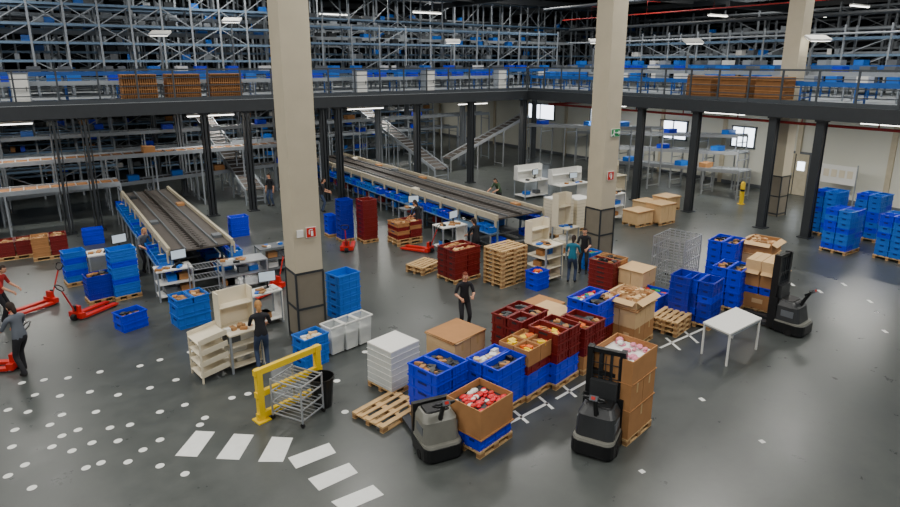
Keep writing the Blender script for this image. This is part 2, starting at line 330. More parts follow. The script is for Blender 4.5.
# ---------------------------------------------------------------- conveyors
def sorter(name,u0,u1,v0,v1,zt):
    m=MB(); w=u1-u0; uc=(u0+u1)/2; L=v1-v0; vc=(v0+v1)/2
    m.box((uc,vc,zt-.06),(w-.1,L,.06),'belt')
    for s in(-1,1):
        m.box((uc+s*w/2,vc,zt-.02),(.09,L,.24),'frame'); m.box((uc+s*(w/2-.5),vc,zt),(.05,L,.07),'mgrey')
    m.box((uc,vc,zt+.01),(.1,L,.1),'belt2')
    n=int(L/.3)
    for i in range(n):
        for s in(-1,1): m.box((uc+s*(w/2-.9)*.62,v0+(i+.5)*L/n,zt-.025),((w/2-.6),.07,.02),'belt2')
    for i in range(int(L/2.6)):
        m.box((uc+rnd.choice((-1,1))*(w/2-.25),v0+1+i*2.6+rnd.random(),zt+.02),(.28,.4,.1),rnd.choice(['card','mgrey','cream','dgrey']))
    n=int(L/1.3)
    for i in range(n+1):
        v=v0+.04+(L-.08)*i/n
        for s in(-1,1): m.box((uc+s*(w/2-.04),v,zt/2-.05),(.07,.07,zt-.1),'bluesteel'); m.box((uc+s*(w/2+.3),v,.45),(.05,.05,.9),'steel'); m.beam((uc+s*(w/2-.04),v,.9),(uc+s*(w/2+.32),v,.84),.04,'steel'); m.box((uc+s*(w/2+.06),v,zt-.2),(.05,.1,.4),'frame')
        m.box((uc,v,.35),(w,.06,.06),'steel')
    for s in(-1,1):
        m.box((uc+s*(w/2+.12),vc,.86),(.5,L,.04),'bluesteel'); m.box((uc+s*(w/2-.02),vc,1.3),(.03,L,.1),'bluesteel')
        k=int(L/.48)
        for i in range(k):
            if rnd.random()<.85: crate(m,uc+s*(w/2+.12),v0+(i+.5)*L/k,.88,.46,.44,.26,rnd.choice(['blue','lblue','lblue']),fill=rnd.choice([None,'dark','mix','brown','white']) )
        m.box((uc+s*(w/2-.3),vc,.3),(.7,L,.04),'mgrey')
        for i in range(k):
            if rnd.random()<.5: crate(m,uc+s*(w/2-.25),v0+(i+.5)*L/k,.33,.5,.44,.26,rnd.choice(['blue','maroon','lblue']))
    m.obj(name)
sorter('sorting_conveyor',14.8,17.2,18.6,38.5,1.5)
sorter('sorting_conveyor',3.2,5.2,21.0,32.3,1.5)
def conveyor(name,p0,p1,w,legs=True,c='belt',s='galv',boxes=0,bc=('blue','lblue','card')):
    p0=Vector(p0);p1=Vector(p1);m=MB();d=p1-p0;L=d.length;n=d.normalized();x=Vector((n.y,-n.x,0)).normalized()*w/2
    m.beam(p0,p1,w*.92,c,.05)
    for q in(-1,1): m.beam(p0+x*q,p1+x*q,.06,s,.2)
    k=max(2,int(L/.5))
    for i in range(k):
        p=p0.lerp(p1,(i+.5)/k)+Vector((0,0,.04)); m.beam(p-x*.9,p+x*.9,.05,'steel')
    if legs:
        k=max(1,int(L/2.2)); zz=(legs if legs is not True else 0)
        for i in range(k+1):
            p=p0.lerp(p1,i/k)
            for q in(-1,1): m.beam(p+x*q,Vector((p.x+x.x*q,p.y+x.y*q,zz)),.07,s)
            if p.z-zz>.7: m.beam(p-x-Vector((0,0,.4)),p+x-Vector((0,0,.4)),.05,s); m.beam(Vector((p.x-x.x,p.y-x.y,zz+.2)),Vector((p.x+x.x,p.y+x.y,zz+.2)),.05,s)
    for i in range(boxes):
        t=(i+rnd.random()*.8+.1)/boxes; p=p0.lerp(p1,t)
        if abs(n.y)>.7: m.box((p.x,p.y,p.z+.2),(w*.7,.45,.3),rnd.choice(bc),rz=rnd.uniform(-.1,.1))
        else: m.box((p.x,p.y,p.z+.2),(.55,w*.6,.3),rnd.choice(bc))
    m.obj(name)
conveyor('belt_conveyor',(-26,33.2,1.9),(3.2,33.2,1.9),1.3,c='brownrack'); conveyor('belt_conveyor',(-26,35.2,2.9),(14,35.2,2.9),1.4,c='brownrack',boxes=5)
conveyor('belt_conveyor',(-26,39.5,3.6),(30,39.5,3.6),1.0,boxes=8); conveyor('belt_conveyor',(-6,36.6,.9),(14,36.6,1.6),.9,boxes=7)
for u,z1 in [(-12,4.2),(-3.4,4.4),(9.6,4.5),(21.6,4.2)]: conveyor('inclined_conveyor',(u,33,.8),(u,45,z1),1.0,c='belt')
conveyor('inclined_conveyor',(24,36,.9),(31,36,3.6),1.0,s='steel'); conveyor('belt_conveyor',(-20,44,2.2),(30,44,2.2),1.2,boxes=10); conveyor('belt_conveyor',(-20,50,3.4),(30,50,3.4),1.2)
conveyor('inclined_conveyor',(-9,29.6,.9),(-2.0,30.6,2.6),1.1,c='brownrack',s='steel')
for k,(v0,v1,z0,z1) in enumerate([(21,34,3.2,2.3),(20,31,2.4,1.6),(19,30,1.6,.9),(24,36,3.6,2.9)]): conveyor('gravity_roller_conveyor',(35.2-k*1.35,v0,z0),(35.2-k*1.35,v1,z1),1.1,c='galv',s='steel',boxes=3)
def lattice(name,a,bp,z0,z1,step,levels,depth,m1='galv',m2='bluesteel',diag=.5,crates=0,cc=('lblue','blue','card','white','mgrey','dgrey'),th=.09):
    a=Vector(a);bp=Vector(bp);L=(bp-a).length;d=(bp-a).normalized();x=Vector((-d.y,d.x,0))*depth;n=max(1,int(L/step));m=MB()
    for i in range(n+1):
        p=a+d*(L*i/n)
        for q in(p,p+x): m.box((q.x,q.y,(z0+z1)/2),(th,th,z1-z0),m1)
        for z in levels: m.beam((p.x,p.y,z),(p.x+x.x,p.y+x.y,z),.06,m1)
        if i<n:
            p2=a+d*(L*(i+1)/n)
            for k,z in enumerate(levels[:-1]):
                if rnd.random()<diag: m.beam((p.x,p.y,z),(p2.x,p2.y,levels[k+1]),.045,m1)
                if rnd.random()<diag*.5: m.beam((p2.x,p2.y,z),(p.x,p.y,levels[k+1]),.045,m1)
                if rnd.random()<crates:
                    for _ in range(rnd.randint(1,3)):
                        t=rnd.uniform(.1,.9); c=p.lerp(p2,t)+x*.5; m.box((c.x,c.y,z+.22),(.45,.4,.3),rnd.choice(cc))
    for z in levels:
        m.beam((a.x,a.y,z),(bp.x,bp.y,z),.07,m2,.12); m.beam((a.x+x.x,a.y+x.y,z),(bp.x+x.x,bp.y+x.y,z),.07,m2,.12)
        m.beam(Vector((a.x,a.y,z))+x*.5,Vector((bp.x,bp.y,z))+x*.5,abs(depth)*.8,'mgrey',.03)
    m.obj(name)
lattice('storage_rack',(-26,47.2,0),(30,47.2,0),0,5.0,1.7,[.4,1.4,2.4,3.4,4.4],1.2,crates=.5)
lattice('storage_rack',(-30,41,0),(4,41,0),0,5.0,1.8,[.6,1.6,2.6,3.6,4.6],1.2,crates=.45)
lattice('storage_rack',(-26,56,0),(33,56,0),0,5.0,2.4,[.6,2.0,3.4,4.6],1.2,'mgrey','galv',crates=.5)
lattice('storage_rack',(-28,36.4,0),(-14,36.4,0),0,5.0,1.8,[.6,1.6,2.6,3.6,4.6],1.2,crates=.3)
# upper level: machinery
BB=('lblue','blue','blue')
GM=('mgrey','galv','dgrey','lblue','mgrey')
conveyor('deck_conveyor',(UL+2,34.2,6.5),(28,34.2,6.5),.9,legs=ZD,c='bluepaint',boxes=50,bc=BB)
conveyor('deck_conveyor',(UL+2,35.8,6.9),(40,35.8,6.9),.9,legs=ZD,c='bluepaint',s='bluepaint',boxes=56,bc=('lblue','white','blue','mgrey'))
conveyor('deck_conveyor',(29.4,33,6.5),(29.4,-8,6.5),.9,legs=ZD,c='bluepaint',s='bluepaint',boxes=44,bc=('lblue','lblue','white','galv'))
conveyor('deck_conveyor',(31.9,34,6.9),(31.9,-8,6.9),.9,legs=ZD,c='galv',boxes=30,bc=('lblue','blue','white','mgrey'))
conveyor('deck_conveyor',(34.4,34,7.2),(34.4,-8,7.2),.9,legs=ZD,c='galv',s='bluepaint',boxes=40,bc=('lblue','white','galv','mgrey'))
L5=[6.6,7.5,8.4,9.3,10.3,11.4]
lattice('steel_storage_structure',(-30,38.4,0),(13,38.4,0),ZD,11.6,1.5,L5,1.5,diag=.6,crates=.6,cc=GM,th=.1)
lattice('steel_storage_structure',(14,38.0,0),(36,38.0,0),ZD,9.8,1.9,[6.6,7.6,8.6,9.6],1.4,diag=.4,crates=.7,cc=GM)
conveyor('deck_conveyor',(-30,40.9,9.0),(40,40.9,9.0),1.0,legs=ZD,c='mgrey',boxes=40,bc=GM)
lattice('steel_storage_structure',(-30,42.6,0),(60,42.6,0),ZD,12.5,2.0,[6.8,8.0,9.2,10.4,12.2],1.4,diag=.5,crates=.6,cc=GM,th=.1)
conveyor('deck_conveyor',(-30,46.5,10.2),(60,46.5,10.2),1.2,legs=ZD,c='mgrey',boxes=40,bc=GM)
lattice('steel_storage_structure',(-30,49,0),(60,49,0),ZD,13.5,2.6,[7.5,8.7,9.9,11.1,12.6],1.5,'galv','mgrey',diag=.4,crates=.5,cc=GM,th=.12)
lattice('steel_storage_structure',(-30,56,0),(60,56,0),ZD,14,3.4,[7.5,9.0,10.5,12.0,13.6],1.5,'mgrey','mgrey',diag=.4,th=.14)
lattice('steel_storage_structure',(37.4,33,0),(37.4,-10,0),ZD,9.4,2.2,[6.8,7.8,8.7],1.3,'galv','bluesteel',diag=.25,crates=.7,cc=('lblue','white','galv','mgrey'))
lattice('steel_storage_structure',(42,40,0),(42,-12,0),ZD,10.2,2.6,[6.8,8.0,9.4],1.4,'mgrey','galv',diag=.4,crates=.6,cc=GM,th=.1)
lattice('steel_storage_structure',(49,41,0),(49,-13,0),ZD,11.6,3.0,[7,8.4,9.8,11.2],1.5,'mgrey','mgrey',diag=.4,crates=.5,cc=GM,th=.12)
lattice('steel_storage_structure',(57,41,0),(57,-13,0),ZD,13,3.4,[7.5,9.2,10.9,12.6],1.5,'mgrey','mgrey',diag=.4,th=.14)
b=MB()
for (z,u,c,r) in [(10.6,35.5,'pipe',.04),(9.9,36.3,'dgrey',.12),(11.3,33.5,'mgrey',.08),(8.9,36.2,'galv',.06)]: b.tube([(u,-12,z),(u,37,z)],r,c)
for v in range(-6,37,5): b.tube([(35.5,v,10.6),(35.5,v,11.4),(36.8,v,11.4)],.025,'pipe')
b.obj('sprinkler_pipes')
b=MB(); b.tube([(27.9,-6,4.85),(27.9,30,4.85),(27.9,30,4.85),(34,30,4.85)],.06,'pipe')
for v in range(-4,30,3): b.tube([(27.9,v,4.85),(27.9,v,5.1)],.03,'pipe')
b.obj('sprinkler_pipes')
b=MB()
for v in (33,41,52): b.beam((UL+1,v,12.2),(62,v,12.2),.3,'dgrey',.45)
for u in (-18,-6,6,18,30,40,46,54): b.beam((u,-12 if u>36 else 33,12.0),(u,60,12.0),.25,'dgrey',.4)
for v in (-4,6,16,26): b.beam((40,v,11.2),(62,v,11.2),.3,'dgrey',.4)
b.obj('roof_steel_beams')
def traystack(name,u,v,rz,L,W,H):
    m=MB(); pallet(m,0,L,W)
    n=int(L/.09)
    for i in range(n): m.box((-L/2+(i+.5)*L/n,0,.15+H/2),(L/n*.6,W,H),'brownrack')
    for k in range(4): m.box((0,0,.15+H*(k+.5)/4),(L+.02,W+.02,.03),'card')
    m.box((0,0,.16+H),(L,W,.03),'card'); m.obj(name,(u,v,ZD),rz)
for x in(138,182,224): traystack('stack_of_brown_trays',u_on(x,CV+1,6.4),CV+.95,0,1.5,.9,1.05)
for x in(704,738,775): traystack('stack_of_brown_trays',CU+.85,v_on(x,CU+.85,6.4),0,.9,1.35,.95)
for x in (20,360,428,500):
    b=MB(); b.box((0,0,.65),(.7,.5,1.3),'galv'); b.box((0,-.26,.65),(.6,.02,1.2),'white'); b.box((.22,-.28,.65),(.03,.02,.2),'dgrey'); b.box((0,0,1.32),(.75,.55,.05),'mgrey'); b.obj('control_cabinet',(u_on(x,32.9,6.4),32.9,ZD))
for (x,y,kw) in [(160,33,{'v':37.2}),(453,41,{'v':37.2}),(597,41,{'u':30.6}),(693,41,{'u':30.6}),(818,38,{'u':30.6}),(232,20,{'v':37.2})]:
    p=G2(x,y,**kw); b=MB()
    b.box((0,0,0),(1.0,.6,.1),'white',rx=.35,rz=D(-30)); b.box((0,0,-.06),(.9,.5,.04),'lamp',rx=.35,rz=D(-30))
    b.beam((0,0,-.1),(.0,.25,-.5),.05,'mgrey'); b.beam((0,.25,-.5),(0,.25,ZD-p.z),.09,'mgrey'); b.box((0,.25,ZD-p.z+.02),(.3,.3,.04),'mgrey'); b.obj('floodlight',p)
def tubelamp(p,L,along,power=0):
    b=MB(); d=(L,.18,.1) if along=='u' else (.18,L,.1); b.box((0,0,.06),d,'white'); b.box((0,0,-.01),(d[0]*.97,d[1]*.8,.05) if along=='u' else (d[0]*.8,d[1]*.97,.05),'lamp')
    for s in(-.4,.4): b.beam((s*L,0,.08) if along=='u' else (0,s*L,.08),(s*L,0,.35) if along=='u' else (0,s*L,.35),.02,'mgrey')
    b.obj('tube_light',p)
    if power:
        l=bpy.data.lights.new('tube_light_source','AREA'); l.shape='RECTANGLE'; l.size=d[0]; l.size_y=d[1]; l.energy=power; l.color=(1,.97,.9)
        o=bpy.data.objects.new('tube_light_source',l); o.location=(p[0],p[1],p[2]-.06); sc.collection.objects.link(o)
for u in(-19,-10,-1,8,17,25): tubelamp((u,34.3,4.75),2.4,'u',200)
for u in(-12,0,11,22): tubelamp((u,42,4.75),2.4,'u',230)
for u in(30,): tubelamp((u,52,4.75),2.4,'u',200)
for v in(4,12,20,28): tubelamp((31.5,v,4.75),2.4,'v',260)
for (u,v) in [(25,40),(20,45),(45,20),(45,10),(52,12),(45,30),(52,26)]: tubelamp((u,v,10.9),2.4,'u')
def highbay(u,v,w,h,pw,z=13.2):
    l=bpy.data.lights.new('highbay','AREA'); l.shape='RECTANGLE'; l.size=w; l.size_y=h; l.energy=pw; l.color=(1,.97,.91)
    o=bpy.data.objects.new('high_bay_light',l); o.location=(u,v,z); sc.collection.objects.link(o)
    b=MB(); b.box((0,0,.12),(w+.1,h+.1,.12),'white')
    for s in(-.4,.4): b.beam((s*w,0,.15),(s*w,0,14.98-z),.03,'mgrey')
    b.obj('high_bay_fixture',(u,v,z))
for u in(-14,-2,10,22):
    for v in(2,13,24): highbay(u,v,5.0,1.6,760)
for u in(-14,-2,10,22,33):
    for v in(36.6,46.0): highbay(u,v,3.0,.6,400)
for v in(2,15,28): highbay(33,v,2.5,1.4,560); highbay(45.5,v,4,1.6,480)
# ---------------------------------------------------------------- floor markings
b=MB()
for q in [[(175,456),(196,431),(215,432),(197,457)],[(216,459),(234,434),(254,435),(239,460)],[(258,462),(272,437),(293,438),(283,462)],
          [(288,458),(329,443),(336,453),(296,469)],[(308,479),(349,463),(358,473),(319,491)],[(331,502),(373,485),(384,495),(344,512)]]:
    b.poly([(*G(x,y)[:2],.006) for x,y in q[::-1]],'paint')
b.obj('crosswalk_marking')
b=MB()
for (x,y) in [(32,488),(86,468),(101,463),(25,465),(52,447),(72,451),(92,443),(15,430),(50,425),(78,430),(118,441),(143,450),(62,415),(35,395),(130,425),(160,412),(96,412),(22,383),(68,378),(118,395),(150,388),(185,405),(205,418),(100,372),(140,366),(176,380),(337,381),(345,412),(232,398),(248,394),(160,466),(185,474),(365,352),(160,360),(8,410),(28,412),(60,396),(12,447),(8,476),(62,436),(110,428),(44,380),(90,392),(190,352),(200,425),(160,440),(128,462)]:
    g=G(x,y); r=.08; b.poly([(g.x+r*math.cos(a*math.pi/8),g.y+r*math.sin(a*math.pi/8),.005) for a in range(16)],'paint')
b.obj('floor_dot_markings')
b=MB()
def fline(x0,y0,x1,y1,w=.07):
    a=G(x0,y0);c=G(x1,y1);a.z=c.z=.004; b.beam(a,c,w,'paint',.004)
fline(508,424,548,403); fline(556,399,600,374); fline(660,348,705,328)
for (x,y) in [(520,416),(545,402),(568,390),(672,343),(690,336)]: fline(x-6,y-5,x+8,y+7)
for (x,y) in [(790,283),(818,290),(842,283),(868,300),(640,470),(760,440),(700,398),(883,330)]: fline(x,y,x+4,y+3,.1)
b.obj('pallet_slot_markings')
# ---------------------------------------------------------------- equipment
def hand_truck(px,py,rz):
    m=MB()
    for s in(-1,1):
        m.prism([(0,.05),(1.1,.05),(1.18,.08),(1.1,.11),(0,.12)],s*.19-.08,s*.19+.08,'red'); m.tube([(1.05,s*.19-.05,.04),(1.05,s*.19+.05,.04)],.04,'rubber')
    m.box((-.06,0,.14),(.16,.52,.16),'red'); m.prism([(-.14,.1),(0,.1),(0,.42),(-.08,.42)],-.12,.12,'red')
    m.tube([(-.1,0,.28),(-.12,0,.45)],.05,'black'); m.tube([(-.17,-.07,.09),(-.17,.07,.09)],.09,'rubber',12)
    m.tube([(-.14,0,.3),(-.42,0,1.0)],.022,'red')
    m.tube([(-.42,0,1.0),(-.45,.14,1.06),(-.5,.16,1.18),(-.52,.08,1.22),(-.52,-.08,1.22),(-.5,-.16,1.18),(-.45,-.14,1.06),(-.42,0,1.0)],.018,'black')
    g=G(px,py); m.obj('hand_pallet_truck',(g.x,g.y,0),rz)
hand_truck(80,318,D(35)); hand_truck(50,304,D(-150)); hand_truck(14,368,D(150)); hand_truck(347,251,D(60)); hand_truck(277,288,D(-150)); hand_truck(428,252,D(120))
def electric_truck(name,px,py,rz,body='bodyg',mast=1.6,k=1.0):
    m=MB(); m.M=Matrix.Scale(k,4)
    def slab(z0,z1,x0,x1,w0,w1,mt,r=.1):
        def ring(x0,x1,w,z):
            o=[]
            for (cx,cy,a0) in [(x1-r*.3,w-r*.3,0),(x0+r,w-r,90),(x0+r,-w+r,180),(x1-r*.3,-w+r*.3,270)]:
                rr=r*.3 if cx>x0+r else r
                for i in range(5): a=math.radians(a0+i*22.5); o.append((cx+rr*math.cos(a),cy+rr*math.sin(a),z))
            return o
        a=ring(x0[0],x1[0],w0,z0); c=ring(x0[1],x1[1],w1,z1); n=len(a)
        m.raw(a+c,[tuple(range(n))[::-1],tuple(range(n,2*n))]+[(i,(i+1)%n,(i+1)%n+n,i+n) for i in range(n)],mt)
    slab(.05,.3,(-.62,-.62),(.1,.1),.4,.4,'black',.18); slab(.3,.34,(-.6,-.58),(.1,.1),.38,.37,'bodyl',.16)
    slab(.34,.72,(-.5,-.42),(.08,.08),.36,.34,body,.14); slab(.72,.84,(-.42,-.3),(.08,.06),.34,.28,body,.12); slab(.84,.87,(-.28,-.26),(.04,.04),.24,.22,'black',.08)
    m.box((.12,0,.5),(.1,.74,.8),'black'); m.box((-.2,.345,.55),(.3,.02,.16),'mgrey'); m.box((-.2,-.345,.55),(.3,.02,.16),'mgrey')
    for s in(-1,1):
        m.prism([(.1,.05),(1.15,.05),(1.22,.08),(1.15,.12),(.1,.14)],s*.2-.09,s*.2+.09,'dgrey'); m.tube([(1.1,s*.2-.05,.045),(1.1,s*.2+.05,.045)],.045,'rubber'); m.tube([(-.3,s*.36-.05,.09),(-.3,s*.36+.05,.09)],.09,'rubber',12)
    m.tube([(-.36,0,.75),(-.46,0,.98),(-.58,0,1.2)],[.05,.04,.035],'black'); m.tube([(-.6,-.18,1.2),(-.6,.18,1.2)],.025,'black'); m.tube([(-.6,-.18,1.2),(-.5,-.2,1.12),(-.48,-.08,1.06),(-.48,.08,1.06),(-.5,.2,1.12),(-.6,.18,1.2)],.018,'black'); m.box((-.6,0,1.2),(.13,.14,.09),'mgrey',ry=.5); m.box((-.65,0,1.23),(.03,.07,.05),'red',ry=.5)
    if mast:
        m.box((.1,0,1.0),(.12,.5,.4),'bodyg')
        for s in(-1,1): m.box((.2,s*.3,mast/2+.06),(.16,.1,mast),'black'); m.box((.24,s*.2,.45),(.05,.1,.8),'black')
        for z in(.9,mast*.75,mast): m.box((.2,0,z),(.1,.62,.08),'black')
        for s in(-.1,.1): m.tube([(.2,s,.2),(.2,s,mast-.05)],.045,'dgrey')
        for i in range(5): m.box((.13,-.24+i*.12,mast*.75),(.014,.014,mast*.42),'dgrey')
        for z in (.98,1.25,1.52): m.box((.13,0,z),(.014,.56,.014),'dgrey')
    g=G(px,py); m.obj(name,(g.x,g.y,0),rz)
electric_truck('electric_pallet_truck',433,444,D(80),'bodyl',0,1.05)
electric_truck('electric_stacker_truck',599,441,D(28),'bodyg',1.75,1.08)
electric_truck('electric_stacker_truck',782,328,D(95),'bodyg',1.95,1.1)
def barrier():
    m=MB(); a=G(262,420); c=G(319,393); a.z=c.z=0; d=(c-a)
    for p in(a,c): m.box((p.x,p.y,.6),(.13,.13,1.2),'ylw',rz=A); m.box((p.x,p.y,.015),(.3,.3,.03),'ylw',rz=A)
    e=d.normalized()*.1
    for z in(1.13,.62,.12): m.beam(a-e+Vector((0,0,z)),c+e+Vector((0,0,z)),.1,'ylw',.13)
    m.obj('yellow_safety_barrier')
barrier()
def wirecart(name,near,L,W,Hh,rot,levels,step=.1,th=.012,mt='steel',mesh_sides=False):
    m=MB()
    for sx in(-1,1):
        for sy in(-1,1): m.tube([(sx*L/2,sy*W/2,.08),(sx*L/2,sy*W/2,Hh)],.022,mt,6); m.tube([(sx*L/2-.02,sy*W/2,.05),(sx*L/2+.02,sy*W/2,.05)],.05,'rubber')
    for z in levels:
        for s in(-1,1): m.beam((-L/2,s*W/2,z),(L/2,s*W/2,z),.025,mt); m.beam((s*L/2,-W/2,z),(s*L/2,W/2,z),.025,mt)
        n=int(L/step)
        for i in range(n): m.beam((-L/2+i*L/n,-W/2,z),(-L/2+i*L/n,W/2,z),th,mt)
    if mesh_sides:
        for s in(-1,1):
            n=int(L/.16)
            for i in range(n): m.beam((-L/2+i*L/n,s*W/2,.1),(-L/2+i*L/n,s*W/2,Hh),th,mt)
            n=int(W/.16)
            for i in range(n): m.beam((s*L/2,-W/2+i*W/n,.1),(s*L/2,-W/2+i*W/n,Hh),th,mt)
    g=G(*near); R=Matrix.Rotation(rot,3,'Z'); c=g+R@Vector((L/2,W/2,0)); m.obj(name,(c.x,c.y,0),rot)
wirecart('wire_shelf_cart',(303,428),.7,.8,.95,D(30),[.15,.4,.65,.92])
wirecart('roll_cage',(681,292),1.3,1.1,1.75,A,[.2,.6,1.0,1.4,1.73],step=.3,mesh_sides=True,th=.022)
wirecart('wire_shelf_cart',(196,305),.9,.6,1.2,0,[.3,.8,1.15])
def bin_round(px,py,r,h):
    m=MB(); n=20; vs=[];fs=[]
    for (rr,z) in [(r*.72,0),(r*.76,.02),(r,h),(r*1.07,h),(r*1.07,h-.05),(r*.95,h-.01),(r*.72,.05)]:
        for k in range(n): vs.append((rr*math.cos(k*2*math.pi/n),rr*math.sin(k*2*math.pi/n),z))
    for i in range(6):
        for k in range(n): fs.append((i*n+k,i*n+(k+1)%n,(i+1)*n+(k+1)%n,(i+1)*n+k))
    fs.append(tuple(range(n))[::-1]); fs.append(tuple(range(6*n,7*n))); m.raw(vs,fs,'bin'); g=G(px,py); m.obj('waste_bin',(g.x,g.y,0))
bin_round(323,405,.27,.72)
for (x,y) in [(334,352),(348,347),(361,342)]:
    m=MB()
    for s in(-1,1): m.box((s*.19,0,.42),(.02,.42,.75),'clear',ry=s*.08); m.box((0,s*.2,.42),(.4,.02,.75),'clear',rx=-s*.08)
    m.box((0,0,.06),(.34,.36,.04),'white'); m.box((0,0,.3),(.32,.34,.42),'white',tp=1.1); m.box((0,.23,.8),(.5,.03,.03),'white'); m.box((0,-.23,.8),(.5,.03,.03),'white'); m.box((.24,0,.8),(.03,.46,.03),'white'); m.box((-.24,0,.8),(.03,.46,.03),'white')
    g=G(x,y); m.obj('translucent_bin',(g.x,g.y,0),A)
m=MB(); z=.9; q=[G(703,322,z),G(730,334,z),G(762,318,z),G(736,307,z)]
c=sum(q,Vector())/4; q=[p-c for p in q]
m.raw([(p.x,p.y,z-.04) for p in q]+[(p.x,p.y,z) for p in q],BOXF,'white')
for p in q: m.tube([(p.x*.93,p.y*.93,0),(p.x*.93,p.y*.93,z-.04)],.03,'white')
for i in range(4): m.beam((q[i].x*.93,q[i].y*.93,z-.08),(q[(i+1)%4].x*.93,q[(i+1)%4].y*.93,z-.08),.04,'galv')
m.obj('white_table',(c.x,c.y,0))
def monitor(m,x,y,z,rz=0,w=.5):
    c,s=math.cos(rz),math.sin(rz)
    m.box((x,y,z+.02),(.22,.18,.02),'black',rz); m.box((x,y,z+.12),(.05,.04,.2),'black',rz); m.box((x,y,z+.36),(w,.04,.32),'black',rz); m.box((x+s*.025,y-c*.025,z+.36),(w-.04,.01,.28),'screen',rz)
def station(name,near,L,W,z,rot,c='cream',shelves=2,mon=True,back=0,items=True,rack=False):
    m=MB(); m.box((0,0,z),(L,W,.04),c)
    for sx in(-1,1):
        for sy in(-1,1): m.box((sx*(L/2-.03),sy*(W/2-.03),z/2),(.05,.05,z),'galv')
    for k in range(shelves): m.box((0,0,.15+k*(z-.2)/max(1,shelves)),(L-.04,W-.04,.025),c)
    m.box((L/2-.02,0,z/2),(.03,W,z-.1),c)
    if back:
        m.box((0,W/2-.02,z+back/2),(L,.03,back),c); m.box((0,W/2-.18,z+back*.6),(L,.3,.025),c); m.box((-L/2,W/2-.16,z+back/2),(.03,.32,back),c); m.box((L/2,W/2-.16,z+back/2),(.03,.32,back),c)
    if rack:
        for k in range(4): m.box((-L/2-.38,0,.2+k*.28),(.7,W*.9,.03),c,ry=-.15)
        for sy in(-1,1):
            m.box((-L/2-.7,sy*W*.45,.55),(.04,.04,1.1),c)
            for k in range(4): m.box((-L/2-.38,sy*W*.44,.27+k*.28),(.7,.02,.1),c,ry=-.15)
    if mon: monitor(m,L*.2,W*.15,z+.02,rz=rnd.uniform(-.3,.3))
    if items:
        for i in range(5): m.box((rnd.uniform(-.42,.3)*L,rnd.uniform(-.35,.1)*W,z+.05),(rnd.uniform(.1,.3),rnd.uniform(.1,.22),rnd.uniform(.02,.1)),rnd.choice(['white','card','lblue','black','cream','wood2']),rnd.uniform(0,3))
    for k in range(shelves):
        for i in range(2): m.box((rnd.uniform(-.35,.35)*L,0,.27+k*(z-.2)/max(1,shelves)),(.35,.3,.18),rnd.choice(['card','lblue','white','mgrey']))
    g=G(*near); R=Matrix.Rotation(rot,3,'Z'); cc=g+R@Vector((L/2,W/2,0)); return m.obj(name,(cc.x,cc.y,0),rot)
station('packing_station',(233,375),.85,.8,1.0,D(8),shelves=3,mon=False,back=.95,rack=True)
station('computer_desk',(256,330),.9,.6,1.0,D(8),'white',1,True)
station('workbench',(92,285),1.5,.8,1.0,0,'white',1,True); station('workbench',(160,303),1.1,.7,1.0,0,'white',2,True)
station('workbench',(225,294),1.5,.8,.95,0,'steel',2,False); station('workbench',(262,276),1.2,.7,.95,0,'mgrey',2,False)
station('packing_station',(545,285),.9,1.0,1.3,D(6),'cream',3,False,.8); station('packing_station',(566,260),.75,.8,1.2,D(6),'cream',2,False,1.3)
station('workbench',(443,253),1.2,.8,1.0,0,'white',1,True); station('workbench',(405,232),1.0,.6,1.0,0,'mgrey',1,True)
station('workbench',(610,222),1.0,.8,1.3,0,'white',2,False)
station('workbench',(560,205),2.2,1.0,1.0,0,'white',1,True,.8); station('workbench',(525,200),1.8,1.0,1.0,0,'white',1,True,.8); station('workbench',(600,196),2.2,1.0,1.0,0,'cream',1,True,.8)
for (x,y,k) in [(637,228,2),(660,226,3),(646,212,1),(666,212,2)]: load('pallet_of_cardboard_boxes',(x,y),1.1,.9,0,[('p',),('k',.25*k,'card2',None,2,1),('s',4)])
for (x,y) in [(893,248),(741,204)]:
    m=MB(); m.tube([(0,0,0),(0,0,1.15),(0,0,1.22)],[.11,.11,.06],'ylw',12); m.tube([(0,0,.0),(0,0,.02)],.2,'ylw',12); m.tube([(0,0,.7),(0,0,.82)],.113,'black',12); g=G(x,y); m.obj('yellow_bollard',(g.x,g.y,0))
m=MB(); m.box((0,0,1.6),(.04,1.8,1.0),'white')
for s in(-1,1): m.box((0,s*.92,1.1),(.05,.05,2.2),'galv'); m.box((0,s*.92,.03),(.6,.05,.05),'galv')
for i in range(4): m.box((-.03,-.6+i*.4,1.65),(.01,.28,.4),'cream')
m.obj('notice_board',(35.7,v_on(838,35.7,1.6),0))
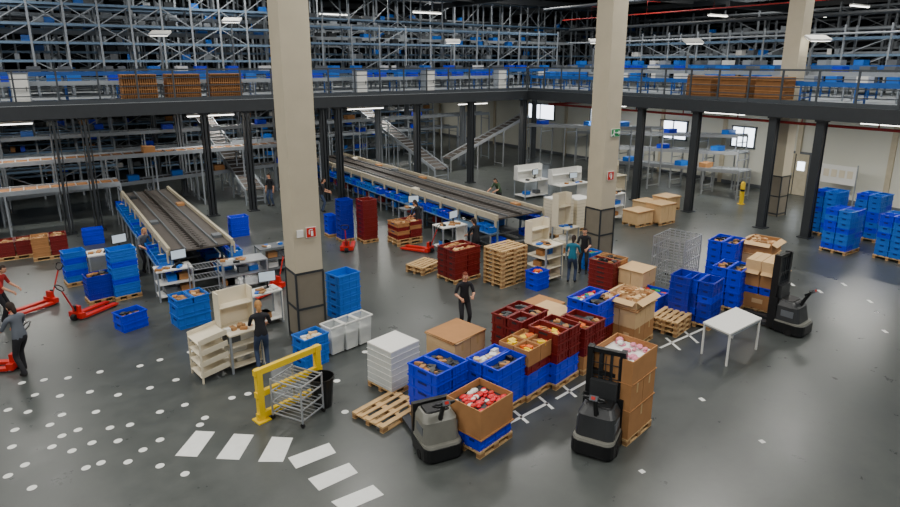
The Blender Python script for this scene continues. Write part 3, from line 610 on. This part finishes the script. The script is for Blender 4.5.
# ---------------------------------------------------------------- people
def ik(S,T,a,bb,hint):
    d=T-S; L=min(d.length,(a+bb)*.995); n=d.normalized(); k=(a*a-bb*bb+L*L)/(2*L); hgt=math.sqrt(max(0,a*a-k*k))
    h=(hint-n*hint.dot(n)).normalized(); return S+n*k+h*hgt, S+n*L
def person(name,px,py,az,shirt='dark',trou='jean',hair='hairb',lean=0,hands=None,feet=None,sleeve=False,long=True,h=1.74,headp=12):
    k=h/1.74; LR=Matrix.Rotation(-D(lean),4,'X'); pel=Vector((0,0,.96))
    def up(v): return pel+LR@(Vector(v)-Vector((0,0,.96)))
    axis=(up((0,0,2))-pel).normalized()
    sp=up((0,0,1.13)); ch=up((0,.0,1.31)); c2=up((0,0,1.41)); nk=up((0,0,1.48)); hb=up((0,.015,1.55))
    hands=hands or [(-.24,.12,.82),(.24,.12,.82)]; feet=feet or [(-.11,.0),(.11,.05)]
    V=[pel,sp,ch,c2,nk,hb]; Rr=[(.15,.11),(.13,.1),(.155,.11),(.12,.085),(.058,.058),(.052,.052)]; E=[(0,1,shirt),(1,2,shirt),(2,3,shirt),(3,4,shirt),(4,5,'skin')]
    HD=[]
    for i,s in enumerate((-1,1)):
        S=up((s*.18,0,1.405)); el,wr=ik(S,Vector(hands[i]),.29,.25,Vector((s*.5,-.6,-.6)))
        d=(wr-el).normalized(); pm=wr+d*.075; n=len(V)
        V+= [S,el,wr,pm]; Rr+=[(.062,.062),(.044,.044),(.029,.029),(.04,.022)]
        fs=shirt if sleeve else 'skin'
        E+=[(3,n,shirt),(n,n+1,shirt),(n+1,n+2,fs),(n+2,n+3,'skin')]; HD.append((wr,d,s))
        n=len(V); hp=pel+Vector((s*.09,0,-.07)); an=Vector((feet[i][0],feet[i][1],.1)); kn,an=ik(hp,an,.43,.43,Vector((s*.1,1,0)))
        V+=[hp,kn,an,an+Vector((0,-.045,-.055)),an+Vector((s*.02,.15,-.06))]; Rr+=[(.092,.098),(.062,.065),(.048,.048),(.042,.04),(.045,.035)]
        E+=[(0,n,trou),(n,n+1,trou),(n+1,n+2,trou),(n+2,n+3,'shoe'),(n+2,n+4,'shoe')]
    me=bpy.data.meshes.new('tmp'); me.from_pydata([tuple(v) for v in V],[(a,c) for a,c,_ in E],[]); ob=bpy.data.objects.new('tmp',me); sc.collection.objects.link(ob)
    ob.modifiers.new('s','SKIN')
    for i,sv in enumerate(me.skin_vertices[0].data): sv.radius=Rr[i]; sv.use_root=(i==0)
    ss=ob.modifiers.new('u','SUBSURF'); ss.levels=2; ss.render_levels=2
    dg=bpy.context.evaluated_depsgraph_get(); dg.update(); em=ob.evaluated_get(dg).to_mesh()
    m=MB(); m.M=Matrix.Scale(k,4); vs=[v.co.copy() for v in em.vertices]; groups={}
    for p in em.polygons:
        c=p.center; best=9; bl=shirt; bq=None
        for a,q,l in E:
            A0=V[a];B0=V[q];dd=B0-A0;t=max(0,min(1,(c-A0).dot(dd)/dd.length_squared)); dist=(A0+dd*t-c).length-(Rr[a][0]*(1-t)+Rr[q][0]*t)*.6
            if dist<best: best=dist; bl=l; bq=a
        if bq==0: bl=shirt if (c-pel).dot(axis)>-.03 else trou
        groups.setdefault(bl,[]).append(tuple(p.vertices))
    o=len(m.v); m.v.extend([tuple(m.M@v) for v in vs])
    for l,fs in groups.items():
        kx=m.mi(l)
        for f in fs: m.f.append(tuple(i+o for i in f)); m.m.append(kx); m.sm.append(True)
    ob.evaluated_get(dg).to_mesh_clear(); bpy.data.objects.remove(ob); bpy.data.meshes.remove(me)
    for wr,d,s in HD:
        side=Vector((s,0,0)); side=(side-d*side.dot(d)).normalized(); nn=d.cross(side).normalized()
        if nn.z>0: nn=-nn
        for j,(o_,fl) in enumerate([(-.03,.068),(-.01,.08),(.011,.075),(.031,.058)]):
            p0=wr+d*.08+side*o_; p1=p0+d*fl*.5+nn*.01; p2=p1+d*fl*.3+nn*.026; p3=p2+d*fl*.02+nn*.025; m.tube([p0,p1,p2,p3],[.0105,.0095,.0085,.006],'skin',6)
        t0=wr+d*.03-side*.03; m.tube([t0,t0-side*.028+d*.025,t0-side*.03+d*.055+nn*.01],[.012,.0105,.008],'skin',6)
    hm=Matrix.Translation(hb)@Matrix.Rotation(-D(lean*.6+headp),4,'X')@Matrix.Translation((0,.015,.1)); m.M=Matrix.Scale(k,4)@hm
    m.ell((0,0,0),(.076,.096,.116),'skin',20,14); m.ell((0,.04,-.06),(.048,.046,.048),'skin',12,8)
    m.ell((0,.098,-.012),(.012,.02,.022),'skin',8,6)
    for s in(-1,1): m.ell((s*.03,.084,.012),(.014,.01,.008),'white',8,6); m.ell((s*.03,.092,.012),(.006,.005,.006),'black',6,5); m.ell((s*.078,-.005,-.01),(.01,.02,.032),'skin',8,6); m.box((s*.03,.092,.032),(.03,.006,.005),hair)
    m.ell((0,.088,-.055),(.022,.006,.006),'lip',8,5)
    m.ell((0,-.012,.016),(.086,.101,.115),hair,24,16,keep=lambda c:not(c.y>.02 and c.z<.055) and c.z>-.085)
    if long: m.ell((0,-.085,-.075),(.055,.04,.1),hair,10,8)
    g=G(px,py); m.M=Matrix.Identity(4); return m.obj(name,(g.x,g.y,0),TH-D(az))
person('worker_in_grey_shirt',27,374,290,'gshirt','dark','hairb',lean=8,hands=[(-.2,.42,1.05),(.2,.42,1.05)],feet=[(-.11,-.12),(.11,.2)],h=1.85)
person('worker_in_red_vest',4,322,80,'redcl','dark','hairb',lean=15,hands=[(-.2,.42,1.0),(.2,.45,1.0)],h=1.75)
person('worker_in_black_shirt',264,370,-25,'dark','jean','hairl',lean=8,hands=[(-.18,.42,1.05),(.2,.4,1.05)],h=1.78)
person('worker_in_black_outfit',464,330,165,'dark','dark','hairr',lean=4,hands=[(-.15,.35,1.15),(.2,.32,1.1)],feet=[(-.12,0),(.12,.06)],h=1.75)
person('worker_in_teal_shirt',571,283,20,'teal','jean','hairb',lean=8,hands=[(-.15,.38,1.1),(.18,.38,1.05)],h=1.68)
person('worker_in_dark_shirt',583,273,200,'dark','dark','hairb',lean=6,hands=[(-.15,.35,1.05),(.18,.36,1.05)],h=1.7)
person('worker_in_green_shirt',499,209,225,'greenshirt','dark','hairb',lean=28,hands=[(-.2,.6,1.05),(.2,.6,1.05)],h=1.75)
person('worker_in_dark_shirt',419,240,300,'dark','redcl','hairb',lean=12,hands=[(-.18,.42,1.0),(.2,.42,1.0)],h=1.75)
person('worker_in_dark_shirt',476,262,320,'dark','dark','hairb',lean=10,hands=[(-.18,.4,1.05),(.2,.4,1.05)],h=1.7)
person('worker_in_dark_shirt',322,212,80,'dark','jean','hairb',lean=10,hands=[(-.18,.4,1.05),(.2,.4,1.05)],h=1.75)
person('worker_in_grey_shirt',146,272,120,'gshirt','dark','hairl',lean=14,hands=[(-.18,.42,1.05),(.2,.42,1.05)],h=1.7)
person('worker_in_dark_shirt',272,206,200,'dark','jean','hairb',lean=5,h=1.75)
# ---------------------------------------------------------------- world and camera
w=bpy.data.worlds.new('hall_ambient'); sc.world=w; w.use_nodes=True; bg=w.node_tree.nodes['Background']; bg.inputs[0].default_value=(.78,.82,.86,1); bg.inputs[1].default_value=.45
cam=bpy.data.cameras.new('camera'); co=bpy.data.objects.new('camera',cam); sc.collection.objects.link(co)
cam.sensor_width=36; cam.lens=FP/900*36; cam.clip_end=300; cam.shift_y=(CY-253.5)/900
co.location=(0,0,CH); co.rotation_euler=(math.pi/2-PT,0,TH); sc.camera=co
